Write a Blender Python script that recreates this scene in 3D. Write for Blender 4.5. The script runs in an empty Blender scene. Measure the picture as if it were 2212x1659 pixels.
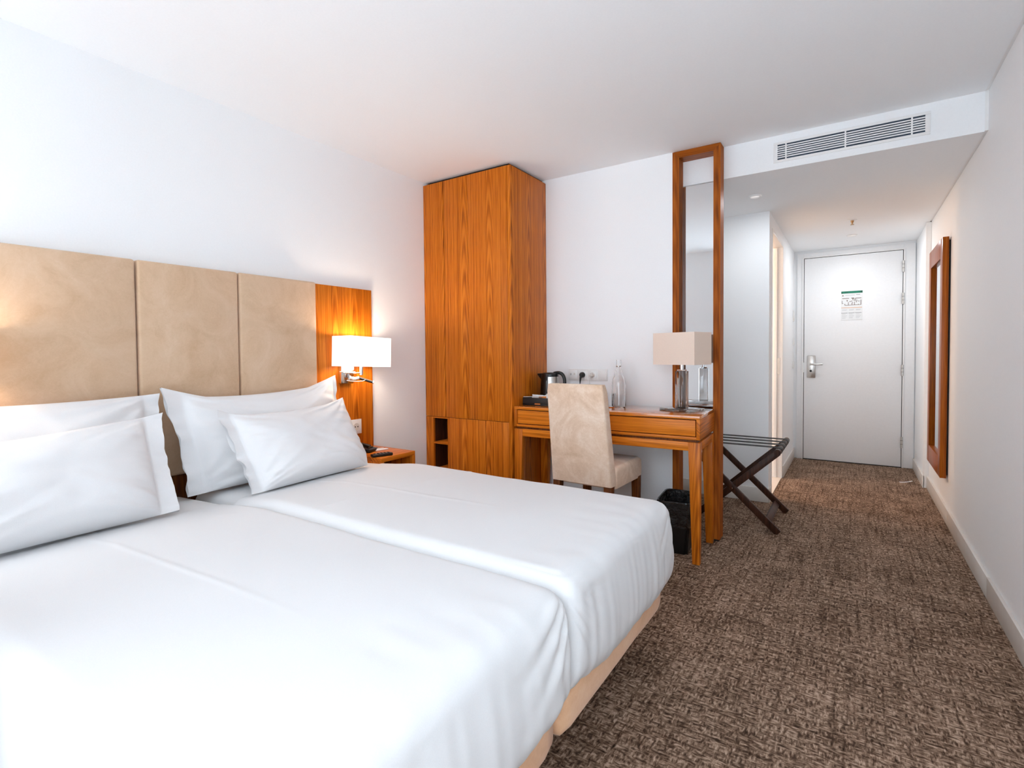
import bpy, bmesh, math, random
from mathutils import Vector, Matrix, noise

S = bpy.context.scene
C = S.collection
PI = math.pi
random.seed(4)

# ---------------------------------------------------------------- camera
CAM = Vector((2.5386, 0.0, 1.125))
YAW, PITCH, ROLL, FPX, PX, PY = 0.5847, -0.0269, -0.0087, 1112.77, 1103.18, 792.64
fw = Vector((-math.sin(YAW) * math.cos(PITCH), math.cos(YAW) * math.cos(PITCH), math.sin(PITCH)))
r0 = Vector((math.cos(YAW), math.sin(YAW), 0)); u0 = r0.cross(fw)
rt = math.cos(ROLL) * r0 + math.sin(ROLL) * u0
up = -math.sin(ROLL) * r0 + math.cos(ROLL) * u0
cd = bpy.data.cameras.new('camera'); cam = bpy.data.objects.new('camera', cd); C.objects.link(cam)
M = Matrix((rt, up, -fw)).transposed().to_4x4(); M.translation = CAM
cam.matrix_world = M
cd.sensor_fit = 'HORIZONTAL'; cd.sensor_width = 36.0; cd.lens = FPX / 2212 * 36.0
cd.shift_x = (1106 - PX) / 2212; cd.shift_y = -(829.5 - PY) / 2212
cd.clip_start = 0.02
S.camera = cam

# ---------------------------------------------------------------- world, daylight, exposure
W = bpy.data.worlds.new('sky'); S.world = W; W.use_nodes = True
W.node_tree.nodes['Background'].inputs[0].default_value = (0.80, 0.90, 1.0, 1)
W.node_tree.nodes['Background'].inputs[1].default_value = 1.5
S.view_settings.view_transform = 'Standard'; S.view_settings.look = 'None'
S.view_settings.gamma = 1.0; S.view_settings.use_curve_mapping = False
S.view_settings.exposure = 1.9
S.cycles.use_denoising = True
S.cycles.max_bounces = 12; S.cycles.diffuse_bounces = 8; S.cycles.glossy_bounces = 6
S.cycles.transmission_bounces = 10; S.cycles.transparent_max_bounces = 10
S.cycles.caustics_refractive = False; S.cycles.caustics_reflective = False
S.cycles.sample_clamp_indirect = 6.0

def area_light(name, loc, rot, sx, sy, power, col):
    l = bpy.data.lights.new(name, 'AREA'); l.shape = 'RECTANGLE'; l.size = sx; l.size_y = sy
    l.energy = power; l.color = col
    o = bpy.data.objects.new(name, l); C.objects.link(o); o.location = loc; o.rotation_euler = rot
    return o
# daylight entering through the bay window behind the camera (the lamp stands outside the pane)
for nm_, lx, lw, pw in (('bay_window_daylight', 2.2, 1.6, 670), ('side_window_daylight', .375, .58, 560)):
    a_ = area_light(nm_, (lx, -0.72, 1.22), (PI / 2, 0, PI), lw, 2.05, pw, (0.83, 0.92, 1.0))
    a_.data.spread = math.radians(170)

# ---------------------------------------------------------------- materials
def new_mat(name):
    m = bpy.data.materials.new(name); m.use_nodes = True
    nt = m.node_tree; b = nt.nodes['Principled BSDF']
    return m, nt, b
def N(nt, t, **kw):
    n = nt.nodes.new(t)
    for k, v in kw.items(): setattr(n, k, v)
    return n
def math_n(nt, op, a, b=None, c=None):
    n = nt.nodes.new('ShaderNodeMath'); n.operation = op
    for i, v in enumerate((a, b, c)):
        if v is None: continue
        if isinstance(v, (int, float)): n.inputs[i].default_value = v
        else: nt.links.new(v, n.inputs[i])
    return n.outputs[0]
def ramp(nt, fac, stops):
    n = nt.nodes.new('ShaderNodeValToRGB'); e = n.color_ramp.elements
    while len(e) < len(stops): e.new(0.5)
    for i, (p, c) in enumerate(stops): e[i].position = p; e[i].color = (*c, 1)
    nt.links.new(fac, n.inputs[0]); return n.outputs[0]
def tex_noise(nt, vec, scale, detail=2, rough=.5, dist=0):
    n = nt.nodes.new('ShaderNodeTexNoise'); n.inputs['Scale'].default_value = scale
    n.inputs['Detail'].default_value = detail; n.inputs['Roughness'].default_value = rough
    n.inputs['Distortion'].default_value = dist
    if vec is not None: nt.links.new(vec, n.inputs['Vector'])
    return n.outputs['Fac']
def coords(nt, scale=(1, 1, 1), kind='Object'):
    t = nt.nodes.new('ShaderNodeTexCoord'); m = nt.nodes.new('ShaderNodeMapping')
    m.inputs['Scale'].default_value = scale; nt.links.new(t.outputs[kind], m.inputs[0]); return m.outputs[0]
def bump(nt, b, h, strength=.2, dist=.002):
    n = nt.nodes.new('ShaderNodeBump'); n.inputs['Strength'].default_value = strength
    n.inputs['Distance'].default_value = dist
    nt.links.new(h, n.inputs['Height']); nt.links.new(n.outputs[0], b.inputs['Normal'])
def plain(name, col, rough=.5, metal=0, spec=.5, nscale=0, var=.04, bstr=0):
    m, nt, b = new_mat(name)
    b.inputs['Roughness'].default_value = rough; b.inputs['Metallic'].default_value = metal
    b.inputs['Specular IOR Level'].default_value = spec
    f = tex_noise(nt, coords(nt), nscale or 30, 3)
    c0 = tuple(max(0, c * (1 - var)) for c in col); c1 = tuple(min(1, c * (1 + var)) for c in col)
    nt.links.new(ramp(nt, f, [(.3, c0), (.7, c1)]), b.inputs['Base Color'])
    if bstr: bump(nt, b, f, bstr)
    return m

def wood(name, grain, across, third, dark, mid, light, rough=.33, strip=.19, period=1.0, coat=.0, spec=.18):
    """veneer with cathedral grain; grain/across/third are axis indices of the object's own space"""
    m, nt, b = new_mat(name)
    tc = nt.nodes.new('ShaderNodeTexCoord'); oi = nt.nodes.new('ShaderNodeObjectInfo')
    sp = nt.nodes.new('ShaderNodeSeparateXYZ'); nt.links.new(tc.outputs['Object'], sp.inputs[0])
    g = math_n(nt, 'ADD', sp.outputs[grain], math_n(nt, 'MULTIPLY', oi.outputs['Random'], 5.0))
    a = math_n(nt, 'ADD', sp.outputs[across], math_n(nt, 'MULTIPLY', sp.outputs[third], .9))
    u = math_n(nt, 'PINGPONG', math_n(nt, 'ADD', a, math_n(nt, 'MULTIPLY', oi.outputs['Random'], strip * .2)), strip / 2)
    cv = nt.nodes.new('ShaderNodeCombineXYZ')
    nt.links.new(math_n(nt, 'MULTIPLY', a, 14.0), cv.inputs[0]); nt.links.new(math_n(nt, 'MULTIPLY', g, 1.6), cv.inputs[1])
    wob = tex_noise(nt, cv.outputs[0], 1.0, 3)
    val = math_n(nt, 'ADD', math_n(nt, 'MULTIPLY', math_n(nt, 'MULTIPLY', u, u), 1300.0 * period),
                 math_n(nt, 'ADD', math_n(nt, 'MULTIPLY', g, 5.0 * period), math_n(nt, 'MULTIPLY', wob, .7)))
    band = math_n(nt, 'SINE', math_n(nt, 'MULTIPLY', val, 2 * PI))
    cs = nt.nodes.new('ShaderNodeCombineXYZ')
    nt.links.new(math_n(nt, 'MULTIPLY', a, 260.0), cs.inputs[0]); nt.links.new(math_n(nt, 'MULTIPLY', g, 5.0), cs.inputs[1])
    streak = tex_noise(nt, cs.outputs[0], 1.0, 3, .6)
    cs2 = nt.nodes.new('ShaderNodeCombineXYZ')
    nt.links.new(math_n(nt, 'MULTIPLY', a, 88.0), cs2.inputs[0]); nt.links.new(math_n(nt, 'MULTIPLY', g, .35), cs2.inputs[1])
    broad = tex_noise(nt, cs2.outputs[0], 1.0, 3, .6)
    core = math_n(nt, 'POWER', 2.718, math_n(nt, 'MULTIPLY', math_n(nt, 'MULTIPLY', u, u), -1.0 / (strip * .17) ** 2))
    amp = math_n(nt, 'ADD', .018, math_n(nt, 'MULTIPLY', core, .058))
    f = math_n(nt, 'ADD', math_n(nt, 'MULTIPLY', band, amp),
               math_n(nt, 'ADD', math_n(nt, 'MULTIPLY', streak, .46), math_n(nt, 'MULTIPLY', broad, .54)))
    nt.links.new(ramp(nt, f, [(.33, dark), (.50, mid), (.68, light)]), b.inputs['Base Color'])
    b.inputs['Roughness'].default_value = rough; b.inputs['Specular IOR Level'].default_value = spec
    b.inputs['Coat Weight'].default_value = coat; b.inputs['Coat Roughness'].default_value = .06
    bump(nt, b, streak, .06, .001)
    return m

WD, WM, WL = (.24, .050, .003), (.54, .138, .008), (.74, .235, .020)
XD, XM, XL = (.36, .088, .006), (.66, .185, .014), (.82, .275, .028)
M_wood_z = wood('teak_veneer_upright', 2, 0, 1, WD, WM, WL)
M_wood_zy = wood('teak_veneer_bedhead', 2, 1, 0, WD, WM, WL, strip=.14)
M_wood_x = wood('teak_veneer_lengthwise', 0, 2, 1, XD, XM, XL, strip=.3, period=.5, rough=.3)
M_wood_top = wood('teak_desk_top', 0, 1, 2, XD, XM, XL, strip=.3, period=.5, rough=.16, coat=1.0, spec=.5)
M_wood_y = wood('teak_veneer_crosswise', 1, 2, 0, WD, WM, WL, strip=.3, period=.5)
KD, KM, KL = (.018, .006, .003), (.045, .015, .007), (.085, .030, .014)
M_dark_z = wood('dark_walnut', 2, 0, 1, KD, KM, KL, rough=.4, strip=.1)
M_leg_z = wood('brown_chair_leg', 2, 0, 1, (.05, .013, .003), (.13, .036, .007), (.21, .062, .013), rough=.4, strip=.1)
FD, FM, FL_ = (.16, .034, .002), (.33, .080, .005), (.48, .135, .012)
M_frame_z = wood('mirror_frame_teak_upright', 2, 0, 1, FD, FM, FL_, strip=.08, rough=.6)
M_frame_x = wood('mirror_frame_teak_across', 0, 2, 1, FD, FM, FL_, strip=.08, rough=.35)
M_hm_z = wood('hall_mirror_frame', 2, 1, 0, FD, FM, FL_, strip=.1, rough=.3)

M_wall = plain('white_wall_paint', (.908, .922, .931), .62, spec=.3, nscale=160, var=.012)
M_ceil = plain('white_ceiling_paint', (.91, .928, .94), .8, spec=.2, nscale=120, var=.01)
M_trim = plain('white_satin_trim', (.88, .875, .865), .35, nscale=40, var=.015)
M_base = plain('cream_baseboard', (.70, .665, .62), .35, nscale=20, var=.03)
M_door = plain('white_door_lacquer', (.88, .885, .89), .5, nscale=60, var=.012)
M_sheet = plain('white_cotton', (.75, .752, .757), .75, spec=.2, nscale=500, var=.02, bstr=.04)
M_pillow = plain('white_pillow_cotton', (.785, .785, .79), .78, spec=.2, nscale=500, var=.02, bstr=.04)
M_black = plain('black_plastic', (.005, .0045, .0045), .35, nscale=80, var=.2)
M_blackmat = plain('black_tray_leather', (.009, .008, .008), .5, nscale=300, var=.3, bstr=.1)
M_gap = plain('gap_shade_black', (.012, .010, .009), .8)  # near-black painted in for the shade of gaps; also plinths and threshold
M_chrome = plain('polished_chrome', (.82, .82, .82), .08, metal=1, nscale=10, var=.02)
M_steel = plain('brushed_steel', (.62, .60, .57), .28, metal=1, nscale=200, var=.08)
M_white_pl = plain('white_plastic', (.82, .815, .80), .3, nscale=60, var=.01)
M_lampshade = plain('linen_lampshade', (.84, .69, .58), .85, spec=.1, nscale=700, var=.08, bstr=.15)
M_strap = plain('black_webbing', (.010, .008, .008), .7, nscale=400, var=.3, bstr=.2)
M_green = plain('green_print', (.0, .19, .11), .5, var=.03)
M_paper = plain('white_paper', (.84, .85, .85), .6, var=.01)
M_ink = plain('brown_ink', (.16, .10, .07), .6, var=.1)
M_inkgrey = plain('grey_ink', (.42, .43, .44), .6, var=.05)
M_inkor = plain('orange_ink', (.78, .48, .30), .6, var=.05)
M_inkdk = plain('dark_ink', (.02, .015, .015), .6, var=.05)
M_slot = plain('grille_slot_shade', (.035, .055, .085), .7, var=.15)
M_orange = plain('orange_sachet', (.75, .22, .03), .5, var=.1)
M_tile = plain('cream_bathroom_tile', (.82, .74, .66), .3, nscale=6, var=.03)
M_bathwall = plain('cream_bathroom_wall', (.80, .72, .62), .5, nscale=20, var=.02)
M_mirror = plain('mirror_silver', (.80, .83, .85), .015, metal=1, nscale=2, var=.004)
M_cord = plain('white_cord', (.75, .74, .72), .5)
M_brass = plain('brass_sprinkler', (.45, .28, .14), .3, metal=1)

def suede(name, c0, c1, c2):
    m, nt, b = new_mat(name)
    big = tex_noise(nt, coords(nt), 4.5, 5, .62, 1.2); fine = tex_noise(nt, coords(nt), 55, 4, .7, 1.5)
    f = math_n(nt, 'ADD', math_n(nt, 'MULTIPLY', big, .75), math_n(nt, 'MULTIPLY', fine, .25))
    nt.links.new(ramp(nt, f, [(.34, c0), (.5, c1), (.66, c2)]), b.inputs['Base Color'])
    b.inputs['Roughness'].default_value = .85; b.inputs['Specular IOR Level'].default_value = .15
    b.inputs['Sheen Weight'].default_value = .25; b.inputs['Sheen Roughness'].default_value = .5
    bump(nt, b, fine, .12, .002); return m
M_suede = suede('beige_suede_headboard', (.57, .385, .245), (.645, .455, .305), (.70, .515, .365))
M_suede2 = suede('beige_suede_bed_base', (.74, .43, .245), (.82, .50, .30), (.87, .57, .365))
M_suedech = suede('beige_suede_chair', (.62, .42, .275), (.76, .56, .41), (.90, .74, .61))

def carpet():
    m, nt, b = new_mat('brown_woven_carpet')
    vx = coords(nt, (38, 135, 1)); vy = coords(nt, (135, 38, 1))
    nx = tex_noise(nt, vx, 1, 2, .55); ny = tex_noise(nt, vy, 1, 2, .55)
    mk = tex_noise(nt, coords(nt), 36, 1, .5)
    mix = N(nt, 'ShaderNodeMix'); mix.data_type = 'FLOAT'
    step = ramp(nt, mk, [(.44, (0, 0, 0)), (.56, (1, 1, 1))])
    nt.links.new(step, mix.inputs[0]); nt.links.new(nx, mix.inputs[2]); nt.links.new(ny, mix.inputs[3])
    pile = tex_noise(nt, coords(nt), 420, 2, .6); patch = tex_noise(nt, coords(nt), 5.5, 3, .6)
    # thin dark woven lines running both ways
    l1 = tex_noise(nt, coords(nt, (3.0, 75, 1)), 1, 1, .4); l2 = tex_noise(nt, coords(nt, (75, 3.0, 1)), 1, 1, .4)
    ln = math_n(nt, 'MINIMUM', l1, l2)
    f = math_n(nt, 'ADD', math_n(nt, 'MULTIPLY', mix.outputs[0], .62),
               math_n(nt, 'ADD', math_n(nt, 'MULTIPLY', pile, .14),
                      math_n(nt, 'ADD', math_n(nt, 'MULTIPLY', patch, .14), math_n(nt, 'MULTIPLY', ln, .26))))
    col = ramp(nt, f, [(.38, (.016, .009, .006)), (.50, (.085, .050, .032)), (.58, (.225, .145, .098)), (.69, (.50, .36, .27))])
    nt.links.new(col, b.inputs['Base Color']); b.inputs['Roughness'].default_value = .95
    b.inputs['Specular IOR Level'].default_value = .1
    bump(nt, b, f, .5, .006); return m
M_carpet = carpet()

def glass(name, col=(1, 1, 1), ior=1.45, rough=0.0):
    m, nt, b = new_mat(name)
    b.inputs['Base Color'].default_value = (*col, 1); b.inputs['Transmission Weight'].default_value = 1
    b.inputs['IOR'].default_value = ior; b.inputs['Roughness'].default_value = rough; return m
M_glass = glass('clear_glass'); M_water = glass('water', (.97, .99, 1), 1.33)

def pane_mat():
    m = bpy.data.materials.new('window_pane_glass'); m.use_nodes = True; nt = m.node_tree; nt.nodes.clear()
    o = N(nt, 'ShaderNodeOutputMaterial'); t = N(nt, 'ShaderNodeBsdfTransparent'); g = N(nt, 'ShaderNodeBsdfGlossy')
    g.inputs['Roughness'].default_value = .02; x = N(nt, 'ShaderNodeMixShader'); x.inputs[0].default_value = .05
    nt.links.new(t.outputs[0], x.inputs[1]); nt.links.new(g.outputs[0], x.inputs[2]); nt.links.new(x.outputs[0], o.inputs[0]); return m
M_pane = pane_mat()
def crystal_mat():
    m = bpy.data.materials.new('lamp_crystal'); m.use_nodes = True; nt = m.node_tree; nt.nodes.clear()
    o = N(nt, 'ShaderNodeOutputMaterial'); t = N(nt, 'ShaderNodeBsdfTransparent'); g = N(nt, 'ShaderNodeBsdfGlossy'); x = N(nt, 'ShaderNodeMixShader')
    f = N(nt, 'ShaderNodeFresnel'); f.inputs[0].default_value = 1.5; g.inputs['Roughness'].default_value = .04
    nt.links.new(ramp(nt, tex_noise(nt, coords(nt), 25, 2), [(.3, (.80, .785, .77)), (.7, (.85, .84, .83))]), t.inputs[0])
    fac = math_n(nt, 'MULTIPLY_ADD', f.outputs[0], 1.6, .06); nt.links.new(fac, x.inputs[0])
    nt.links.new(t.outputs[0], x.inputs[1]); nt.links.new(g.outputs[0], x.inputs[2]); nt.links.new(x.outputs[0], o.inputs[0]); return m
M_crystal = crystal_mat()

def lit_shade():
    m, nt, b = new_mat('lit_fabric_lampshade')
    b.inputs['Base Color'].default_value = (.9, .86, .8, 1); b.inputs['Roughness'].default_value = .9
    f = tex_noise(nt, coords(nt), 300, 2)
    nt.links.new(ramp(nt, f, [(.3, (1.0, .90, .80)), (.7, (1.0, .93, .84))]), b.inputs['Emission Color'])
    b.inputs['Emission Strength'].default_value = .29; return m
M_lit = lit_shade()

def lens_mat():
    m, nt, b = new_mat('lens_with_added_glow'); f = tex_noise(nt, coords(nt), 60, 2)
    nt.links.new(ramp(nt, f, [(.3, (1, .94, .88)), (.7, (1, .96, .91))]), b.inputs['Emission Color']); b.inputs['Emission Strength'].default_value = .15; return m  # faint glow added to an unlit lens to keep it white
M_lens = lens_mat()
def bag_mat():
    m, nt, b = new_mat('black_bin_liner')
    f = tex_noise(nt, coords(nt), 22, 4, .6, 1.5)
    nt.links.new(ramp(nt, f, [(.3, (.003, .003, .003)), (.8, (.008, .008, .008))]), b.inputs['Base Color'])
    b.inputs['Roughness'].default_value = .14; b.inputs['Coat Weight'].default_value = .6; bump(nt, b, f, 1.0, .03); return m
M_bag = bag_mat()

# ---------------------------------------------------------------- mesh helpers
def link(name, me, mat, parent=None, smooth=True):
    o = bpy.data.objects.new(name, me); C.objects.link(o)
    if mat: me.materials.append(mat)
    if parent is not None: o.parent = parent
    return o
def finish(bm, name, mat, parent=None, smooth=None, origin=None):
    """bmesh in the parent's space -> object; smooth = angle in degrees"""
    bmesh.ops.recalc_face_normals(bm, faces=bm.faces)
    me = bpy.data.meshes.new(name); bm.to_mesh(me); bm.free()
    if smooth:
        for p in me.polygons: p.use_smooth = True
        if smooth < 170: me.set_sharp_from_angle(angle=math.radians(smooth))
    o = link(name, me, mat, parent)
    if origin is not None:
        me.transform(Matrix.Translation(-Vector(origin))); o.location = origin
    return o
def bm_box(lo, hi, bevel=0, seg=2, bm=None):
    own = bmesh.new()
    r = bmesh.ops.create_cube(own, size=1)
    lo, hi = Vector(lo), Vector(hi); c = (lo + hi) / 2; d = hi - lo
    for v in own.verts: v.co = Vector((v.co.x * d.x, v.co.y * d.y, v.co.z * d.z)) + c
    if bevel: bmesh.ops.bevel(own, geom=own.edges[:], offset=bevel, segments=seg, affect='EDGES', profile=.5)
    if bm is None: return own
    me = bpy.data.meshes.new('t'); own.to_mesh(me); own.free(); bm.from_mesh(me); bpy.data.meshes.remove(me); return bm
def box(name, lo, hi, mat, parent=None, bevel=0, seg=2):
    return finish(bm_box(lo, hi, bevel, seg), name, mat, parent, smooth=40 if bevel else None)
def bm_hexa(p, bevel=0, seg=2):
    """8 corners: bottom 4 counter-clockwise, top 4 the same way"""
    bm = bmesh.new(); v = [bm.verts.new(q) for q in p]
    for f in ((3, 2, 1, 0), (4, 5, 6, 7), (0, 1, 5, 4), (1, 2, 6, 5), (2, 3, 7, 6), (3, 0, 4, 7)): bm.faces.new([v[i] for i in f])
    bmesh.ops.recalc_face_normals(bm, faces=bm.faces)
    if bevel: bmesh.ops.bevel(bm, geom=bm.edges[:], offset=bevel, segments=seg, affect='EDGES', profile=.5)
    return bm
def hexa(name, p, mat, parent=None, bevel=0, seg=2):
    return finish(bm_hexa(p, bevel, seg), name, mat, parent, smooth=40 if bevel else None)
def bm_lathe(prof, n=32, c=(0, 0, 0), bm=None):
    bm = bm or bmesh.new(); rings = []
    for (r, z) in prof:
        if r < 1e-6: rings.append([bm.verts.new((c[0], c[1], c[2] + z))])
        else: rings.append([bm.verts.new((c[0] + r * math.cos(2 * PI * i / n), c[1] + r * math.sin(2 * PI * i / n), c[2] + z)) for i in range(n)])
    for a, b in zip(rings, rings[1:]):
        for i in range(n):
            j = (i + 1) % n
            if len(a) == 1 and len(b) == 1: continue
            if len(a) == 1: bm.faces.new((a[0], b[i], b[j]))
            elif len(b) == 1: bm.faces.new((a[i], a[j], b[0]))
            else: bm.faces.new((a[i], a[j], b[j], b[i]))
    return bm
def lathe(name, prof, mat, parent=None, n=32, c=(0, 0, 0), smooth=40):
    return finish(bm_lathe(prof, n, c), name, mat, parent, smooth=smooth)
def bm_tube(pts, r, n=10, bm=None, flat=None):
    bm = bm or bmesh.new(); pts = [Vector(p) for p in pts]; rings = []
    prev = None
    for i, p in enumerate(pts):
        t = (pts[min(i + 1, len(pts) - 1)] - pts[max(i - 1, 0)]).normalized()
        if prev is None: a = t.orthogonal().normalized()
        else: a = (prev - t * prev.dot(t)).normalized()
        prev = a; b = t.cross(a); rr = r[i] if isinstance(r, (list, tuple)) else r
        rings.append([bm.verts.new(p + rr * (math.cos(2 * PI * k / n) * a + math.sin(2 * PI * k / n) * b)) for k in range(n)])
    for a, b in zip(rings, rings[1:]):
        for k in range(n): bm.faces.new((a[k], a[(k + 1) % n], b[(k + 1) % n], b[k]))
    bm.faces.new(rings[0][::-1]); bm.faces.new(rings[-1]); return bm
def tube(name, pts, r, mat, parent=None, n=10): return finish(bm_tube(pts, r, n), name, mat, parent, smooth=50)
def bar(name, a, b, wide, thick, wdir, mat, parent=None, bevel=.002):
    """straight rectangular bar from a to b; wdir = direction of its width"""
    a, b = Vector(a), Vector(b); t = (b - a).normalized(); w = Vector(wdir); w = (w - t * w.dot(t)).normalized(); h = t.cross(w)
    p = []
    for e in (a, b):
        for s1, s2 in ((-1, -1), (1, -1), (1, 1), (-1, 1)): p.append(e + w * wide / 2 * s1 + h * thick / 2 * s2)
    return hexa(name, p, mat, parent, bevel)
def bez(p, n=16):
    out = []; P = [Vector(q) for q in p]
    for i in range(n + 1):
        t = i / n; q = P[:]
        while len(q) > 1: q = [q[k].lerp(q[k + 1], t) for k in range(len(q) - 1)]
        out.append(q[0])
    return out
def thing(name, label, cat, loc=(0, 0, 0), rotz=0, group=None):
    o = bpy.data.objects.new(name, None); C.objects.link(o); o.empty_display_size = .1
    o.location = loc; o.rotation_euler = (0, 0, rotz); o['label'] = label; o['category'] = cat
    if group: o['group'] = group
    return o
def tag(o, label, cat, group=None):
    o['label'] = label; o['category'] = cat
    if group: o['group'] = group
    return o
def struct(name, lo, hi, mat, bevel=0, label=None):
    o = box(name, lo, hi, mat, None, bevel); o['kind'] = 'structure'
    if label: o['label'] = label
    return o

# ---------------------------------------------------------------- room shell
H, HS = 2.334, 2.146          # ceiling, lower corridor ceiling
YB, YS, YR, YE = 3.187, 3.277, 4.213, 6.145   # desk wall, soffit face, recess wall, end wall
XR, XC = 3.066, 2.031         # right wall, corridor's left wall
struct('floor', (-.15, -.75, -.12), (3.25, 6.4, 0), M_carpet)
struct('ceiling', (-.15, -.75, H), (3.052, YS + .05, H + .12), M_ceil)
struct('ceiling_corridor', (1.3, YS, HS), (3.052, YE + .1, H + .06), M_ceil)
struct('wall_left', (-.14, -.2, -.02), (0, YB + .2, H + .1), M_wall)
struct('wall_back', (-.05, YB, -.02), (1.63, YS, H + .05), M_wall)
struct('wall_back_inner', (1.30, YS, -.02), (1.40, YR + .05, HS + .05), M_wall)
struct('wall_recess', (1.35, YR, -.02), (XC, YR + .147, HS + .05), M_wall)
wc = bm_box((XC - .1, 5.10, -.02), (XC, YE + .05, HS + .05)); bm_box((XC - .1, YR + .147, 2.05), (XC, 5.10, HS + .05), bm=wc)
o = finish(wc, 'wall_corridor', M_wall); o['kind'] = 'structure'
struct('wall_end', (1.3, YE, -.02), (3.25, YE + .15, HS + .1), M_wall)
wr = bm_box((XR, -.75, -.02), (XR + .14, YE + .05, H + .14)); bm_box((3.040, 5.33, -.02), (XR + .01, YE + .02, HS), bm=wr)
o = finish(wr, 'wall_right', M_wall); o['kind'] = 'structure'
struct('trim_1', (3.050, -.75, H + .006), (XR, YS + .006, H + .11), M_trim)
struct('trim_3', (3.050, YS + .005, HS + .006), (XR, YE, H + .1), M_trim)       # closes the shadow gap above the right wall
# wall with the bay window behind the camera
struct('wall_rear', (.70, -.62, -.02), (1.32, -.03, H + .05), M_wall)
struct('wall_rear_corner', (-.14, -.62, -.02), (.05, -.03, H + .05), M_wall)
struct('wall_rear_sill', (1.30, -.62, -.02), (3.10, -.50, .18), M_wall)
struct('wall_rear_side_sill', (.05, -.62, -.02), (.70, -.50, .18), M_wall); struct('wall_rear_side_lintel', (.05, -.62, 2.26), (.70, -.50, H + .05), M_wall)
struct('wall_rear_lintel', (1.30, -.62, 2.26), (3.10, -.50, H + .05), M_wall)
w1 = bpy.data.objects.new('window_1', None); C.objects.link(w1); w1['kind'] = 'structure'; w1.location = (2.2, -.57, .18)
for nm, lo, hi in (('window_frame', (-.88, -.03, 0), (-.82, .03, 2.08)), ('window_frame', (.80, -.03, 0), (.86, .03, 2.08)),
                   ('window_frame', (-.82, -.03, 0), (.80, .03, .06)), ('window_frame', (-.82, -.03, 2.02), (.80, .03, 2.08)),
                   ('mullion', (-.04, -.03, .06), (.02, .03, 2.02))):
    box(nm, lo, hi, M_trim, w1, .004)
box('pane', (-.82, -.004, .06), (-.04, .004, 2.02), M_pane, w1); box('pane', (.02, -.004, .06), (.80, .004, 2.02), M_pane, w1)

w2 = bpy.data.objects.new('window_2', None); C.objects.link(w2); w2['kind'] = 'structure'; w2.location = (.375, -.57, .18)
for nm, lo, hi in (('window_frame', (-.325, -.03, 0), (-.275, .03, 2.08)), ('window_frame', (.275, -.03, 0), (.325, .03, 2.08)),
                   ('window_frame', (-.275, -.03, 0), (.275, .03, .05)), ('window_frame', (-.275, -.03, 2.03), (.275, .03, 2.08))): box(nm, lo, hi, M_trim, w2, .004)
box('pane', (-.275, -.004, .05), (.275, .004, 2.03), M_pane, w2)

# bathroom seen through the open doorway
struct('floor_bathroom', (.85, YR + .147, 0), (XC - .002, 5.3, .006), M_tile)
struct('wall_bathroom_far', (.8, 5.30, -.02), (XC - .1, 5.4, HS), M_bathwall)
struct('wall_bathroom_side', (.75, YR + .1, -.02), (.85, 5.35, HS), M_bathwall)
struct('ceiling_bathroom', (.8, YR + .1, HS), (XC - .05, 5.4, HS + .08), M_bathwall)
# door lining of the bathroom
dl = bpy.data.objects.new('door_2', None); C.objects.link(dl); dl['kind'] = 'structure'; dl.location = (XC, 4.73, 0)
box('jamb', (-.115, .35, 0), (.004, .375, 2.05), M_trim, dl, .002)
box('jamb', (-.115, -.375, 0), (.004, -.35, 2.05), M_trim, dl, .002)
box('head_jamb', (-.115, -.35, 2.025), (.004, .35, 2.05), M_trim, dl, .002)
box('door_stop', (-.07, .335, 0), (-.04, .35, 2.02), M_trim, dl, .002)
box('strike_plate', (-.045, .348, .92), (-.015, .3505, 1.06), M_steel, dl)
bl = bpy.data.lights.new('bathroom_lamp', 'POINT'); bl.energy = 6.0; bl.color = (1, .62, .36); bl.shadow_soft_size = .08
blo = bpy.data.objects.new('bathroom_lamp', bl); C.objects.link(blo); blo.location = (1.15, 4.62, 1.95)

# baseboards, built from lengths with visible joints
def skirting(name, runs):
    p = bpy.data.objects.new(name, None); C.objects.link(p); p['kind'] = 'structure'
    for lo, hi in runs: box('board', lo, hi, M_base, p, .003)
    return p
ys = [-.45, .55, 1.75, 3.09, 4.25, 5.326]
skirting('baseboard_right', [((3.052, a + .0012, 0), (XR, b - .0012, .100)) for a, b in zip(ys, ys[1:])] + [((3.026, 5.318, 0), (3.040, YE, .100))])
skirting('baseboard_recess', [((1.40, YR - .013, 0), (XC, YR, .105)), ((1.40, YS, 0), (1.413, YR - .013, .105))])
skirting('baseboard_corridor', [((XC, 5.106, 0), (XC + .013, YE, .105)), ((XC, YR - .013, 0), (XC + .012, YR + .09, .105))])
skirting('baseboard_back', [((.75, YB - .012, 0), (1.62, YB, .1))])
skirting('baseboard_left', [((0, 2.26, 0), (.012, 2.725, .1))])
struct('trim_2', (3.030, 5.318, 0), (XR, 5.332, HS), M_trim, .003)

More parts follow.
